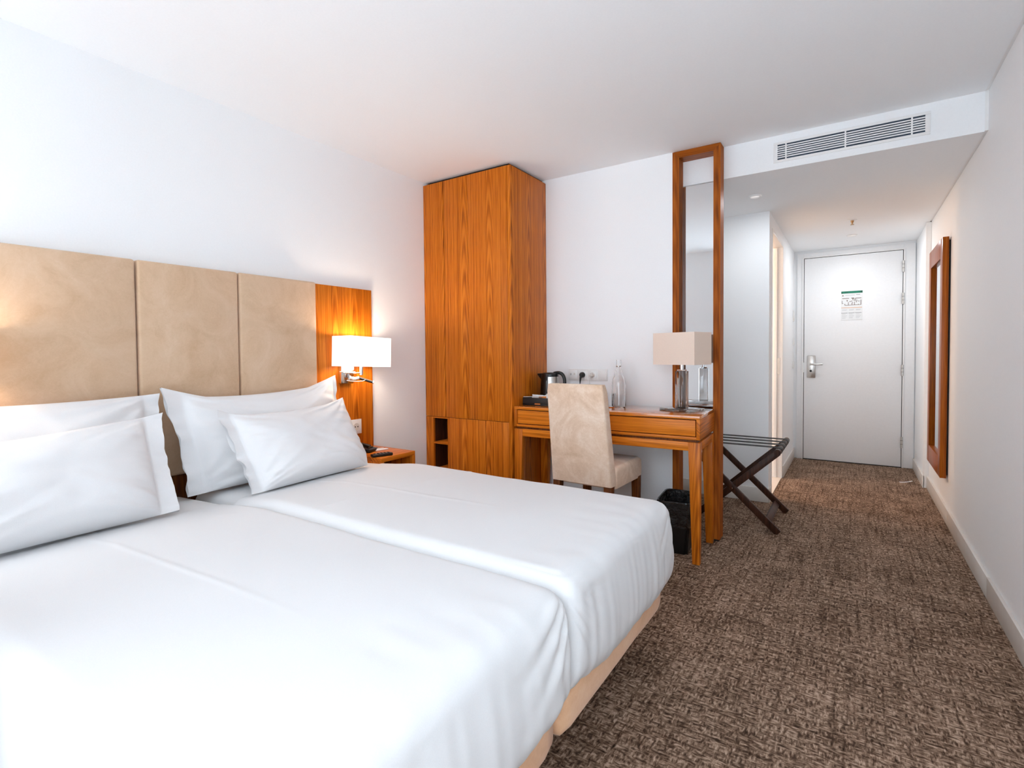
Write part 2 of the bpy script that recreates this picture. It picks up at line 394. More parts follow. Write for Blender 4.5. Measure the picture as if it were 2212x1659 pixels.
# entrance door
d = bpy.data.objects.new('door_1', None); C.objects.link(d); d['kind'] = 'structure'; d.location = (2.532, YE, 0)
d['label'] = 'white flush entrance door with steel lever handle at the corridor end'
box('leaf', (-.404, -.030, .008), (.404, -.014, 2.064), M_door, d, .002)
for a, b in (((-.470, -.022, 0), (-.412, 0, 2.12)), ((.412, -.022, 0), (.500, 0, 2.12)), ((-.412, -.022, 2.072), (.412, 0, 2.12))): box('casing', a, b, M_door, d, .003)
for a, b in (((-.424, -.034, 0), (-.409, -.02, 2.085)), ((.409, -.034, 0), (.422, -.02, 2.085)), ((-.409, -.034, 2.069), (.409, -.02, 2.085))): box('rebate', a, b, M_trim, d, .002)
box('leaf_gap_shade', (-.4095, -.014, 0), (.4095, -.003, 2.0695), M_gap, d)  # dark strip painted as the shade in the gap round the leaf
box('threshold', (-.41, -.036, 0), (.41, -.002, .007), M_gap, d)
lp = box('lock_plate', (-.376, -.040, .845), (-.302, -.029, 1.073), M_steel, d, .006)
lv = lathe('lever', [(0, 0), (.011, 0), (.009, .045), (0, .045)], M_steel, lp, 16)
lv.rotation_euler = (PI / 2, 0, 0); lv.location = (-.345, -.038, .985)
lever = bm_box((-.352, -.092, .976), (-.232, -.078, .994), .006, 3); finish(lever, 'lever', M_steel, lp, smooth=50)
kh = lathe('keyhole', [(0, 0), (.011, 0), (.011, .004), (0, .004)], M_gap, lp, 16); kh.rotation_euler = (PI / 2, 0, 0); kh.location = (-.342, -.040, .915)
box('latch_plate', (-.4085, -.0335, .90), (-.404, -.026, 1.0), M_steel, d)
for z in (1.911, 1.609, .929, .243):
    hb = lathe('hinge', [(0, 0), (.009, 0), (.009, .105), (0, .105)], M_steel, d, 12); hb.location = (.408, -.036, z - .052)
    for k in (1, 2):
        g = lathe('hinge_joint', [(.0095, 0), (.0095, .003)], M_gap, hb, 12); g.location = (0, 0, k * .035)

# evacuation notice on the door: flat print on a sheet
nt_ = thing('door_notice', 'laminated evacuation plan with green header fixed to the entrance door', 'notice', (2.536, YE - .031, 1.568))
def flat(name, x0, z0, x1, z1, mat, parent, y=-.0022, t=.0006): return box(name, (x0, y - t, z0), (x1, y, z1), mat, parent)
box('sheet', (-.088, -.002, -.144), (.088, -.0002, .144), M_paper, nt_)
hd_ = flat('header_band', -.088, .118, .088, .140, M_green, nt_)
flat('header_text', -.058, .1275, -.030, .1305, M_inkdk, hd_, -.003); flat('header_text', -.084, .120, -.078, .130, M_inkdk, hd_, -.003)
flat('header_text', .076, .123, .083, .136, M_inkdk, hd_, -.003); flat('header_text', .064, .127, .074, .131, M_inkdk, hd_, -.003)
flat('emblem', -.079, .092, -.069, .102, M_ink, nt_); flat('caption', -.055, .098, .025, .101, M_inkgrey, nt_); flat('caption', .035, .100, .068, .106, M_inkgrey, nt_)
plan = [(-.080, .066, -.022, .071), (-.004, .066, .018, .073), (.030, .066, .078, .071), (-.082, .022, -.078, .048), (-.082, .018, -.070, .022),
        (-.056, 0, .074, .004), (-.060, .002, -.055, .016), (.072, .002, .077, .050), (-.030, .004, -.026, .032), (-.042, .040, -.034, .052),
        (-.020, .034, -.008, .039), (-.008, .038, .006, .043), (0, .004, .004, .026), (.004, .020, .010, .026), (.020, .004, .024, .034),
        (.034, .028, .040, .040), (.016, .044, .048, .048), (.006, .052, .032, .055), (.006, .062, .032, .065), (.004, .054, .008, .064), (.030, .054, .034, .064),
        (.048, .036, .064, .040), (.052, .004, .056, .010)]
for q in plan: flat('plan_line', *q, M_ink, nt_)
flat('rule', -.086, -.026, .084, -.020, M_inkor, nt_)
for x0 in (-.080, -.022, .034):
    for k, zz in enumerate((-.040, -.048, -.086, -.100, -.112, -.124)):
        flat('text_line', x0, zz - .002, x0 + .042 - .006 * (k % 3), zz, M_inkgrey, nt_)
    flat('text_bar', x0 - .006, -.078, x0 + .046, -.072, M_inkgrey, nt_)

# air-conditioning grille in the bulkhead
gr = thing('air_grille', 'white slotted air conditioning grille set in the bulkhead', 'grille', (2.5075, YS, 2.238))
box('slot_shade', (-.326, -.002, -.042), (.326, .0, .042), M_slot, gr)  # flat backing painted dark for the shade inside the slots
for a, b in (((-.345, -.006, .042), (.345, 0, .056)), ((-.345, -.006, -.056), (.345, 0, -.042)), ((-.345, -.006, -.042), (-.325, 0, .042)), ((.325, -.006, -.042), (.345, 0, .042))):
    box('frame', a, b, M_trim, gr, .001)
for k in range(6):
    z = -.042 + (k + 1) * .012
    box('slat', (-.326, -.0055, z - .0030), (.326, -.001, z + .0030), M_trim, gr)
for x in (-.283, -.005, .273): box('divider', (x - .0035, -.0062, -.042), (x + .0035, -.001, .042), M_trim, gr)

for (x, y), lab in (((2.0, 3.745), 'round white recessed downlight in corridor ceiling nearest the bulkhead'), ((2.532, 5.508), 'round white recessed downlight in corridor ceiling just before the entrance door')):
    sp = thing('downlight', lab, 'ceiling light', (x, y, HS), 0, 'corridor downlights')
    lathe('trim_ring', [(.024, -.002), (.028, -.010), (.036, -.010), (.041, -.004), (.042, 0)], M_steel if 0 else M_trim, sp)
    lathe('lens', [(0, -.004), (.026, -.004)], M_lens, sp)
    l = bpy.data.lights.new('corridor_fill_light', 'AREA'); l.shape = 'DISK'; l.size = .06; l.energy = 1.35 if y > 5 else .95; l.color = (.90, .95, 1); l.spread = PI  # fill added to brighten the corridor; the downlights themselves are unlit
    lo = bpy.data.objects.new('corridor_fill_light', l); C.objects.link(lo); lo.parent = sp; lo.location = (0, 0, -.012)
sk = thing('sprinkler', 'small brass fire sprinkler hanging from the corridor ceiling', 'sprinkler', (2.535, 4.877, HS))
lathe('plate', [(0, 0), (.032, 0), (.030, -.004), (.012, -.006)], M_trim, sk); lathe('nozzle', [(.012, -.004), (.010, -.018), (.006, -.022), (.005, -.034), (.013, -.036), (.013, -.039), (0, -.039)], M_brass, sk, 16)

# light switches on the corridor's left wall
for z, hgt, lab in ((1.481, .11, 'tall white control plate, topmost of three beside the entrance door'), (1.218, .075, 'white light switch, middle of three beside the entrance door'), (.980, .075, 'white light switch, lowest of three beside the entrance door')):
    sw = thing('light_switch', lab, 'switch', (XC, 6.055, z), 0, 'corridor switches')
    box('plate', (0, -.038, -hgt / 2), (.009, .038, hgt / 2), M_white_pl, sw, .002); box('rocker', (.009, -.024, -hgt / 2 + .012), (.013, .024, hgt / 2 - .012), M_white_pl, sw, .001)

# ---------------------------------------------------------------- headboard
hbd = thing('headboard', 'wide padded headboard of three beige suede panels between wooden side panels', 'headboard', (0, 1.15, 0))
HH = 1.5276
seams = [.497, .934, 1.363, 1.799]
for a, b in zip(seams, seams[1:]):
    bm = bm_box((.012, a + .0025 - 1.15, .598), (.062, b - .0025 - 1.15, HH), .012, 4); finish(bm, 'padded_panel', M_suede, hbd, smooth=50)
box('backboard', (0, .48 - 1.15, .30), (.014, 1.82 - 1.15, HH - .01), M_gap, hbd)
for y0, y1 in ((1.802, 2.217), (.079, .494)):
    box('side_panel', (0, y0 - 1.15, .30), (.030, y1 - 1.15, HH - .004), M_wood_zy, hbd, .001)
box('lower_rail', (.012, .497 - 1.15, .30), (.045, 1.799 - 1.15, .596), M_leg_z, hbd, .002)

# ---------------------------------------------------------------- wall sconces
def sconce(y, lab, watts):
    t = thing('wall_sconce', lab, 'wall lamp', (.030, y, 1.005), 0, 'bedside sconces')
    pl = box('wall_plate', (0, -.046, -.052), (.026, .046, .052), M_chrome, t, .004)
    sh = bmesh.new()
    # open rectangular shade with real thickness
    x0, x1, y0, y1, z0, z1, th = .028, .185, -.115, .190, .050, .222, .003
    outer = [(x0, y0), (x1, y0), (x1, y1), (x0, y1)]; inner = [(x0 + th, y0 + th), (x1 - th, y0 + th), (x1 - th, y1 - th), (x0 + th, y1 - th)]
    vs = [[sh.verts.new((*q, z)) for q in ring] for ring, z in ((outer, z0), (outer, z1), (inner, z1), (inner, z0))]
    for r in range(4):
        a, b = vs[r], vs[(r + 1) % 4]
        for i in range(4): sh.faces.new((a[i], a[(i + 1) % 4], b[(i + 1) % 4], b[i]))
    s = finish(sh, 'lamp_shade', M_lit, t)
    cx, cy = (x0 + x1) / 2, (y0 + y1) / 2
    tube('arm', [(.026, -.02, .012), (.06, -.02, .012), (.06, .06, .012), (cx, cy - .005, .012)], .004, M_chrome, t)
    tube('stem', [(cx, cy - .005, .0), (cx, cy - .005, .055)], .010, M_chrome, t, 14)
    lathe('bulb_socket', [(0, .055), (.014, .055), (.014, .075), (0, .075)], M_white_pl, t, 16, (cx, cy - .005, 0))
    tube('cross_bar', [(.03, -.062, .018), (.03, .05, .018)], .003, M_chrome, t)
    rl = tube('reading_light', bez([(.026, .02, -.022), (.05, .035, -.025), (.06, .055, -.018)], 8), [.012] * 9, M_chrome, t, 12)
    tube('reading_tip', [(.06, .055, -.018), (.10, .095, -.036), (.118, .112, -.043)], [.009, .008, .008], M_black, t, 14)
    tube('tip_ring', [(.117, .111, -.0425), (.121, .115, -.044)], .010, M_chrome, t, 14)
    tube('cable', bez([(.03, .0, -.035), (.06, .03, -.04), (.10, .06, -.04), (.09, .075, -.03)], 10), .0025, M_chrome, t, 8)
    l = bpy.data.lights.new('sconce_bulb', 'POINT'); l.energy = watts; l.color = (1, .80, .64); l.shadow_soft_size = .03
    lo = bpy.data.objects.new('sconce_bulb', l); C.objects.link(lo); lo.parent = t; lo.location = (cx + .01, cy, .172)
    t.rotation_euler = (math.radians(-2.2), 0, 0)
    return t
sconce(2.005, 'lit wall lamp with white rectangular shade and chrome plate above the nightstand', 1.3)
sconce(.285, 'lit wall lamp with white shade at the window end of the headboard', .5)

# bedside socket
so = thing('wall_socket', 'single white round-hole socket on the wooden panel above the nightstand', 'socket', (.030, 2.078, .687))
box('plate', (0, -.038, -.044), (.010, .038, .044), M_white_pl, so, .002)
o = lathe('recess', [(0, 0), (.021, 0), (.022, .002), (.020, .002), (0, .001)], M_base, so, 24); o.rotation_euler = (0, PI / 2, 0); o.location = (.0092, -.002, 0)
for k in (-1, 1): box('pin_hole', (.0100, -.002 + k * .0095 - .003, -.003), (.0125, -.002 + k * .0095 + .003, .003), M_gap, so)

# ---------------------------------------------------------------- nightstand
ns = thing('nightstand', 'low open wooden nightstand in the corner beside the far bed', 'nightstand', (.205, 2.095, 0))
X0, X1, Y0, Y1 = -.173, .175, -.135, .130
box('top', (X0, Y0, .525), (X1, Y1, .550), M_wood_y, ns, .002); box('bottom', (X0, Y0, .30), (X1, Y1, .325), M_wood_y, ns, .002)
box('side_panel', (X0, Y1 - .022, .325), (X1, Y1, .525), M_wood_z, ns, .001); box('side_panel', (X0, Y0, .325), (X1, Y0 + .022, .525), M_wood_z, ns, .001)
box('back_panel', (X0, Y0 + .022, .325), (X0 + .012, Y1 - .022, .525), M_dark_z, ns)
box('plinth', (X0 + .03, Y0 + .03, 0), (X1 - .06, Y1 - .03, .30), M_gap, ns)
ph = thing('telephone', 'black bedside telephone half hidden behind the front pillow', 'telephone', (.125, 2.055, .550), math.radians(20))
hexa('body', [(-.06, -.05, 0), (.07, -.05, 0), (.07, .05, 0), (-.06, .05, 0), (-.06, -.05, .035), (.07, -.05, .016), (.07, .05, .016), (-.06, .05, .035)], M_black, ph, .005)
finish(bm_tube([(-.055, -.035, .045), (-.02, -.035, .052), (.03, -.035, .044), (.06, -.035, .034)], [.014, .010, .010, .014], 12), 'handset', M_black, ph, smooth=60)
for i in range(3):
    for j in range(3): box('key', (-.01 + i * .02, -.008 + j * .016, .026 - .003 * i), (.004 + i * .02, .003 + j * .016, .031 - .003 * i), M_strap, ph, .001)
tg = thing('door_hanger', 'small white folded card lying on the nightstand top', 'card', (.190, 2.135, .550), math.radians(-12))
box('card', (-.012, -.042, .0), (.012, .042, .006), M_paper, tg, .002); box('fold', (-.012, -.042, .006), (-.002, .020, .012), M_white_pl, tg, .002)
rmc = thing('remote_control', 'black remote control on the nightstand edge next to the bed', 'remote', (.330, 2.010, .550), math.radians(70))
box('body', (-.06, -.020, 0), (.06, .020, .016), M_black, rmc, .005, 3)
for i in range(5):
    for j in (-1, 1): box('button', (-.045 + i * .02, j * .008 - .004, .0155), (-.036 + i * .02, j * .008 + .004, .018), M_strap, rmc, .001)

# ---------------------------------------------------------------- beds
def grid_box(lo, hi, nx, ny, nz):
    """closed box surface with a grid on every side (shared vertices)"""
    bm = bmesh.new(); V = {}
    def v(i, j, k):
        key = (i, j, k)
        if key not in V: V[key] = bm.verts.new((lo[0] + (hi[0] - lo[0]) * i / nx, lo[1] + (hi[1] - lo[1]) * j / ny, lo[2] + (hi[2] - lo[2]) * k / nz))
        return V[key]
    for i in range(nx):
        for j in range(ny):
            bm.faces.new((v(i, j, 0), v(i, j + 1, 0), v(i + 1, j + 1, 0), v(i + 1, j, 0))); bm.faces.new((v(i, j, nz), v(i + 1, j, nz), v(i + 1, j + 1, nz), v(i, j + 1, nz)))
    for i in range(nx):
        for k in range(nz):
            bm.faces.new((v(i, 0, k), v(i + 1, 0, k), v(i + 1, 0, k + 1), v(i, 0, k + 1))); bm.faces.new((v(i, ny, k), v(i, ny, k + 1), v(i + 1, ny, k + 1), v(i + 1, ny, k)))
    for j in range(ny):
        for k in range(nz):
            bm.faces.new((v(0, j, k), v(0, j, k + 1), v(0, j + 1, k + 1), v(0, j + 1, k))); bm.faces.new((v(nx, j, k), v(nx, j + 1, k), v(nx, j + 1, k + 1), v(nx, j, k + 1)))
    return bm
def round_box(bm, lo, hi, r):
    for v in bm.verts:
        q = Vector([min(max(v.co[i], lo[i] + r), hi[i] - r) for i in range(3)]); dlt = v.co - q
        if dlt.length > 1e-9: v.co = q + dlt.normalized() * r
def sstep(a, b, x): t = min(max((x - a) / (b - a), 0), 1); return t * t * (3 - 2 * t)
def nz3(x, y, z): return noise.noise(Vector((x, y, z)))

def bed(y0, y1, lab, ztop, seed, outer):
    yc = (y0 + y1) / 2
    t = thing('bed', lab, 'bed', (1.0, yc, 0), 0, 'pushed-together single beds')
    hw = (y1 - y0) / 2
    lo, hi = (-.93, -hw + .004, .145), (.945, hw - .004, .262)
    bm = grid_box(lo, hi, 30, 14, 8); round_box(bm, lo, hi, .032)
    for v in bm.verts: v.co.x += .004 * nz3(v.co.y * 5, v.co.z * 6, seed)
    finish(bm, 'base', M_suede2, t, smooth=180)
    pip = [(.951, -hw + .03, .206), (.957, -hw + .10, .206), (.957, 0, .206), (.957, hw - .10, .206), (.951, hw - .03, .206)]
    for sx in (-.8, .80):
        for sy in (-1, 1): lathe('leg', [(0, 0), (.022, 0), (.028, .145), (0, .145)], M_dark_z, t, 16, (sx, sy * (hw - .12), 0))
    # mattress in a fitted sheet
    lo, hi = (-.935, -hw + .005, .255), (.93, hw - .005, ztop - .022)
    bm = grid_box(lo, hi, 40, 18, 10); round_box(bm, lo, hi, .06)
    for v in bm.verts:
        v.co.z -= .020 * sstep(-.45, -.90, v.co.x) * sstep(.3, .5, v.co.z)
        v.co.z += .003 * nz3(v.co.x * 4, v.co.y * 4, seed + 9)
    finish(bm, 'mattress', M_sheet, t, smooth=180)
    # tucked top sheet and blanket
    ZB = .215
    lo, hi = (-.60, -hw, ZB), (.962, hw, ztop)
    NX, NY, NZ = 190, 130, 52
    bm = grid_box(lo, hi, NX, NY, NZ); round_box(bm, lo, hi, .050)
    for v in bm.verts:
        x, y, z = v.co; s = min(max((z - ZB) / (ztop - ZB), 0), 1)
        foot = sstep(.86, .958, x); top = sstep(ztop - .09, ztop - .01, z)
        inner = sstep(.25, 1.0, -outer * y / hw)              # 1 at the side that meets the other bed
        sg = 1 if y > 0 else -1
        ay = abs(y) / hw
        # foot end bellies out and tucks back in under the mattress
        v.co.x += foot * (.034 * math.sin(PI * s ** .8) ** .7 - .022 * sstep(.30, 0, s))
        v.co.z += (1 - s) ** 2 * foot * .040 * inner              # hem climbs toward the gap
        # soft crown over the width, dip toward the head
        v.co.z += top * (.006 * (1 - ay * ay) - .030 * sstep(-.25, -.62, x))
        side = sstep(hw - .07, hw - .005, abs(y))
        if sg == outer: v.co.y += sg * side * .012 * math.sin(PI * s)
        # hanging folds on the foot end
        fold = nz3(y * 13 + .5 * z, z * 1.3, seed) + .55 * nz3(y * 31 + z, z * 2.2, seed + 3)
        corner = sstep(.45, 1.0, ay)
        v.co.x += foot * (1 - top) * (.0055 + .0060 * corner) * fold * (1.25 - .8 * s)
        # curved tension folds that gather at the gap and at the outer corner
        rad = math.hypot((hw - abs(y)) * 1.0, (z - (ztop - .02)))
        ang = math.atan2(ztop - z, hw - abs(y) + .02)
        gath = nz3(ang * 6.5 + rad * 3, rad * 2.0, seed + (5 if sg > 0 else 8)) * sstep(.34, .06, rad)
        v.co.x += foot * .011 * gath * (1 - .5 * top)
        v.co.z += top * sstep(.6, .95, x) * (.0035 * nz3(y * 17, x * 5, seed + 7) + .004 * corner * nz3(ang * 7, rad * 3, seed + 4))
        # gentle undulation and fine lines on the top
        v.co.z += top * (.0034 * nz3(x * 2.6, y * 3.0, seed + 1) + .0016 * nz3(x * 8, y * 6 + x * 3, seed + 2))
        cr = y - (-.12 * hw + .05 * x + .006 * math.sin(x * 5)); v.co.z += top * .0019 * math.exp(-(cr / .009) ** 2) * sstep(.75, .1, x)
        cx = x - (-.02 + .15 * y); v.co.z += top * .0016 * math.exp(-(cx / .008) ** 2)
    co = finish(bm, 'cover', M_sheet, t, smooth=180)
    # folded hem strip at the head end of the cover
    return t
BS, BN, BF = 1.102, .262, 1.948
bed(BN, BS, 'near single bed under a white cover, closest to the camera', .560, 1.3, -1)
bed(BS + .006, BF, 'far single bed under a white cover, on the nightstand side', .566, 7.9, 1)

def pillow(lab, corners, T, ends, seed, top_dip=0, n=64, pinch=.05, ear=0):
    """corners BL, BR, TR, TL of the pillow's middle plane in world space; +normal faces the room.
    ends = (left, right) width of the open flange beyond the filling; ear = how far the filled corners stand up"""
    BL, BR, TR, TL = [Vector(c) for c in corners]
    nrm = (BR - BL).cross(TL - BL).normalized(); org = (BL + BR) / 2
    t = thing('pillow', lab, 'pillow', tuple(org), 0, 'white pillows on the beds')
    w = ((BR - BL).length + (TR - TL).length) / 2
    fl, fr = ends[0] / w * 2, ends[1] / w * 2
    def mid(u, v):
        uu = u * (1 - pinch * .6 * (1 - v * v) * abs(u) ** 4); vv = v * (1 - pinch * (1 - u * u) * abs(v) ** 4 * (1 if v > 0 else .3))
        a, b = (uu + 1) / 2, (vv + 1) / 2
        p = BL.lerp(BR, a).lerp(TL.lerp(TR, a), b)
        return p + Vector((0, 0, -top_dip * (1 - u * u) * max(0, v) ** 2 + ear * max(0, v) ** 3 * max(0, abs(u) - .6) / .4))
    def fill(u, v):
        lim0, lim1 = -1 + fl, 1 - fr                       # filled span
        c = (lim0 + lim1) / 2; h = (lim1 - lim0) / 2
        q = abs((u - c) / h)
        a = max(0, 1 - q ** 3.2)
        b = max(0, 1 - abs(v) ** (2.4 if v > 0 else 4.5))
        return (a * b) ** .55
    def surf(sign):
        bm = bmesh.new(); G = []
        for j in range(n + 1):
            row = []
            for i in range(n + 1):
                u = math.sin((-1 + 2 * i / n) * PI / 2 * .92) / math.sin(PI / 2 * .92); v = math.sin((-1 + 2 * j / n) * PI / 2 * .92) / math.sin(PI / 2 * .92)
                p = mid(u, v); k = fill(u, v)
                off = T * k * (1 + .28 * -v) * (1 if sign > 0 else .7)
                # creases fan out from the corners and from the seam of the flange
                au, av = abs(u) - 1.05, abs(v) - 1.05
                ang = math.atan2(av, au); rad = math.hypot(av, au)
                cr = nz3(ang * 6, rad * .8, seed + (2 if u > 0 else 0) + (5 if v > 0 else 0)) * math.exp(-rad * 1.5) * .028 * min(1, k * 2.5)
                cr += .009 * nz3(u * 2.2, v * 9 + u * 2, seed + 31) * min(1, k * 2) * sstep(.3, .9, abs(u))
                soft = .012 * nz3(u * 1.5, v * 1.5, seed) * k + .0030 * nz3(u * 5 + v * 2, v * 4, seed + 8) * min(1, k * 2)
                # the loose open flange flutters, front and back hems part a little
                d = max(0, (-1 + fl - u) / fl) if fl and u < -1 + fl else (max(0, (u - 1 + fr) / fr) if fr and u > 1 - fr else 0)
                wav = d * (.022 * nz3(v * 2.6, 1.7, seed + 20) + .010 * nz3(v * 6, 4.1, seed + 22))
                part = d * (.004 + .014 * max(0, nz3(v * 2.0, 8.0, seed + 25 + sign)))
                p = p + nrm * (sign * (off + cr + soft + .0012 + part) + wav)
                if d: p = p + (BR - BL).normalized() * (.010 * d * nz3(v * 4.0, .3, seed + 40 + sign))
                p.z = max(p.z, zfloor(p.x))
                row.append(bm.verts.new(p - org))
            G.append(row)
        for j in range(n):
            for i in range(n):
                q = (G[j][i], G[j][i + 1], G[j + 1][i + 1], G[j + 1][i])
                bm.faces.new(q if sign > 0 else q[::-1])
        return bm
    bm = surf(1); bm2 = surf(-1)
    me = bpy.data.meshes.new('t'); bm2.to_mesh(me); bm2.free(); bm.from_mesh(me); bpy.data.meshes.remove(me)
    bm.verts.ensure_lookup_table(); off = (n + 1) ** 2
    idx = [(0, i) for i in range(n)] + [(j, n) for j in range(n)] + [(n, i) for i in range(n, 0, -1)] + [(j, 0) for j in range(n, 0, -1)]
    for a, b in zip(idx, idx[1:] + idx[:1]):
        if (fl and a[1] == 0 and b[1] == 0) or (fr and a[1] == n and b[1] == n): continue      # the case is open at the flange end
        va, vb = bm.verts[a[0] * (n + 1) + a[1]], bm.verts[b[0] * (n + 1) + b[1]]
        wa, wb = bm.verts[off + a[0] * (n + 1) + a[1]], bm.verts[off + b[0] * (n + 1) + b[1]]
        bm.faces.new((va, wa, wb, vb))
    finish(bm, 'pillowcase', M_pillow, t, smooth=180)
    return t
def zfloor(x): return .576 - .030 * sstep(-.25, -.62, x - 1.0) if x > .41 else .535
pillow('large back pillow leaning on the headboard of the far bed, its hem toward the gap',
       [(.250, 1.035, .540), (.235, 1.845, .540), (.125, 1.860, .975), (.128, .985, .958)], .085, (.075, .02), 3.1, top_dip=.020, ear=.035)
pillow('front pillow lying against the larger one on the far bed',
       [(.490, 1.165, .552), (.455, 1.800, .552), (.265, 1.800, .875), (.285, 1.130, .868)], .090, (.055, 0), 11.7, top_dip=.012, ear=.02)
pillow('back pillow leaning on the headboard, near bed',
       [(.235, .255, .540), (.240, .970, .540), (.125, .978, .968), (.122, .24, .968)], .085, (0, .06), 23.5, top_dip=.0)
pillow('front pillow of the near bed, its open hem toward the gap',
       [(.480, .235, .552), (.465, .900, .552), (.265, .930, .897), (.285, .235, .84)], .095, (0, .065), 31.2, top_dip=.0)

# ---------------------------------------------------------------- wardrobe
YWD = 2.730; WW = .7376; HW = 2.311
wd = thing('wardrobe', 'tall teak veneer wardrobe standing between the bed corner and the desk', 'wardrobe', (.37, 2.96, 0))
dx, dy = -.37, -2.96
def wbox(n, lo, hi, mat, bv=.001, par=None): return box(n, (lo[0] + dx, lo[1] + dy, lo[2]), (hi[0] + dx, hi[1] + dy, hi[2]), mat, par or wd, bv)
wbox('side_panel', (WW - .022, YWD + .002, 0), (WW, YB - .001, HW), M_wood_z)
wbox('side_panel', (.002, YWD + .022, 0), (.022, YB - .001, HW), M_wood_z)
wbox('top_panel', (.022, YWD + .022, HW - .02), (WW - .022, YB - .001, HW), M_wood_z)
wbox('top_gap_shade', (.02, YWD + .035, HW), (WW - .03, YB - .001, H), M_gap)  # inset block, its black stands for the shadow under the ceiling
wbox('back_panel', (.022, YB - .012, 0), (WW - .022, YB - .001, HW), M_dark_z)
ZS = .682
wbox('door', (.002, YWD, ZS + .0015), (.1850, YWD + .02, HW), M_wood_z)
wbox('door', (.1890, YWD, ZS + .0015), (.3920, YWD + .02, HW), M_wood_z)
wbox('door', (.3940, YWD, ZS + .0015), (WW - .024, YWD + .02, HW), M_wood_z)
wbox('door', (.2105, YWD, .06), (.5290, YWD + .02, ZS - .0015), M_wood_z)
wbox('door', (.5310, YWD, .06), (WW - .024, YWD + .02, ZS - .0015), M_wood_z)
wbox('inner_shadow_board', (.211, YWD + .021, .06), (WW - .024, YWD + .03, HW - .021), M_gap)
wbox('plinth', (.022, YWD + .03, 0), (WW - .022, YWD + .05, .058), M_gap)
# open niche column
wbox('niche_side', (.002, YWD, .06), (.070, YWD + .020, ZS - .0015), M_wood_z)
wbox('niche_side', (.052, YWD + .021, .06), (.070, YB - .015, ZS), M_dark_z)
wbox('niche_side', (.201, YWD + .0, .06), (.2085, YB - .015, ZS - .0015), M_wood_z)
wbox('niche_top', (.071, YWD, .672), (.200, YB - .015, ZS - .0015), M_wood_x)
wbox('shelf', (.071, YWD + .002, .490), (.200, YB - .015, .502), M_wood_x)
wbox('shelf', (.071, YWD + .002, .30), (.200, YB - .015, .312), M_wood_x)
wbox('niche_back', (.071, YB - .015, .06), (.200, YB - .013, ZS), M_gap)

# ---------------------------------------------------------------- desk
DR = math.radians(2.0)
dk = thing('desk', 'teak writing desk with two drawers and tapered legs against the white wall', 'desk', (.752, 2.735, 0), DR)
L, D, ZT = 1.130, .400, .786
box('top', (0, 0, ZT - .018), (L, D, ZT), M_wood_top, dk, .0015)
box('case_end', (0, 0, .660), (.018, D, ZT - .018), M_wood_z, dk, .001); box('case_end', (L - .018, .0, .660), (L, D, ZT - .018), M_wood_y, dk, .001)
box('case_bottom', (.018, 0, .660), (L - .018, D, .674), M_wood_x, dk, .001)
box('case_back', (.018, D - .012, .674), (L - .018, D, ZT - .018), M_dark_z, dk)
box('case_divider', (L / 2 + .035, .004, .674), (L / 2 + .045, D - .012, ZT - .018), M_wood_z, dk)
for a, b in ((.021, L / 2 + .032), (L / 2 + .048, L - .021)):
    box('drawer', (a + .002, .005, .679), (b - .002, .024, ZT - .023), M_wood_x, dk, .0015)
box('drawer_gap_shade', (.018, .026, .674), (L - .018, .034, ZT - .018), M_gap, dk)  # solid board coloured near-black as the shade behind the drawer gaps
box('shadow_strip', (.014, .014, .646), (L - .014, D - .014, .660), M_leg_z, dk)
box('front_rail', (.055, .002, .600), (L - .055, .024, .646), M_wood_x, dk, .001); box('side_rail', (L - .024, .06, .600), (L - .002, D - .05, .646), M_wood_y, dk, .001)
box('side_rail', (.002, .06, .600), (.024, D - .05, .646), M_wood_y, dk, .001); box('back_rail', (.055, D - .024, .600), (L - .055, D - .002, .646), M_wood_x, dk, .001)
for (x, sx) in ((0, 1), (L, -1)):
    for (y, sy) in ((0, 1), (D, -1)):
        a, b = .060, .038
        def q(w, z): 
            xs = sorted((x, x + sx * w)); yy = sorted((y, y + sy * w * (.95)))
            return [(xs[0], yy[0], z), (xs[1], yy[0], z), (xs[1], yy[1], z), (xs[0], yy[1], z)]
        hexa('leg', q(b, 0) + q(a, .646), M_wood_z, dk, .0015)

# ---------------------------------------------------------------- tall mirror in a floor-to-ceiling frame
FX0, FX1, FY0, FY1 = 1.622, 1.898, 3.185, 3.2765
tm = thing('standing_mirror', 'tall narrow teak-framed mirror reaching the ceiling beside the desk', 'mirror', (1.76, 3.23, 0))
def fb(n, lo, hi, mat, bv=.0015): return box(n, (lo[0] - 1.76, lo[1] - 3.23, lo[2]), (hi[0] - 1.76, hi[1] - 3.23, hi[2]), mat, tm, bv)
fz = H - .002; tw = .039
def mitre(n, pts, mat):
    p = [(x - 1.76, FY0 - 3.23, z) for x, z in pts] + [(x - 1.76, FY1 - 3.23, z) for x, z in pts]
    bm = bmesh.new(); v = [bm.verts.new(q) for q in p]
    bm.faces.new(v[:4]); bm.faces.new(v[4:][::-1])
    for i in range(4): bm.faces.new((v[i], v[(i + 1) % 4], v[4 + (i + 1) % 4], v[4 + i]))
    return finish(bm, n, mat, tm)
mitre('post', [(FX0, .012), (FX0 + tw, .012), (FX0 + tw, fz - tw), (FX0, fz)], M_frame_z)
mitre('post', [(FX1 - tw, .012), (FX1, .012), (FX1, fz), (FX1 - tw, fz - tw)], M_frame_z)
mitre('top_rail', [(FX0 + .0004, fz), (FX0 + tw, fz - tw + .0004), (FX1 - tw, fz - tw + .0004), (FX1 - .0004, fz)], M_frame_x)
fb('foot', (FX0 + .006, FY0 + .006, 0), (FX0 + tw - .006, FY1 - .006, .013), M_gap); fb('foot', (FX1 - tw + .006, FY0 + .006, 0), (FX1 - .006, FY1 - .006, .013), M_gap)
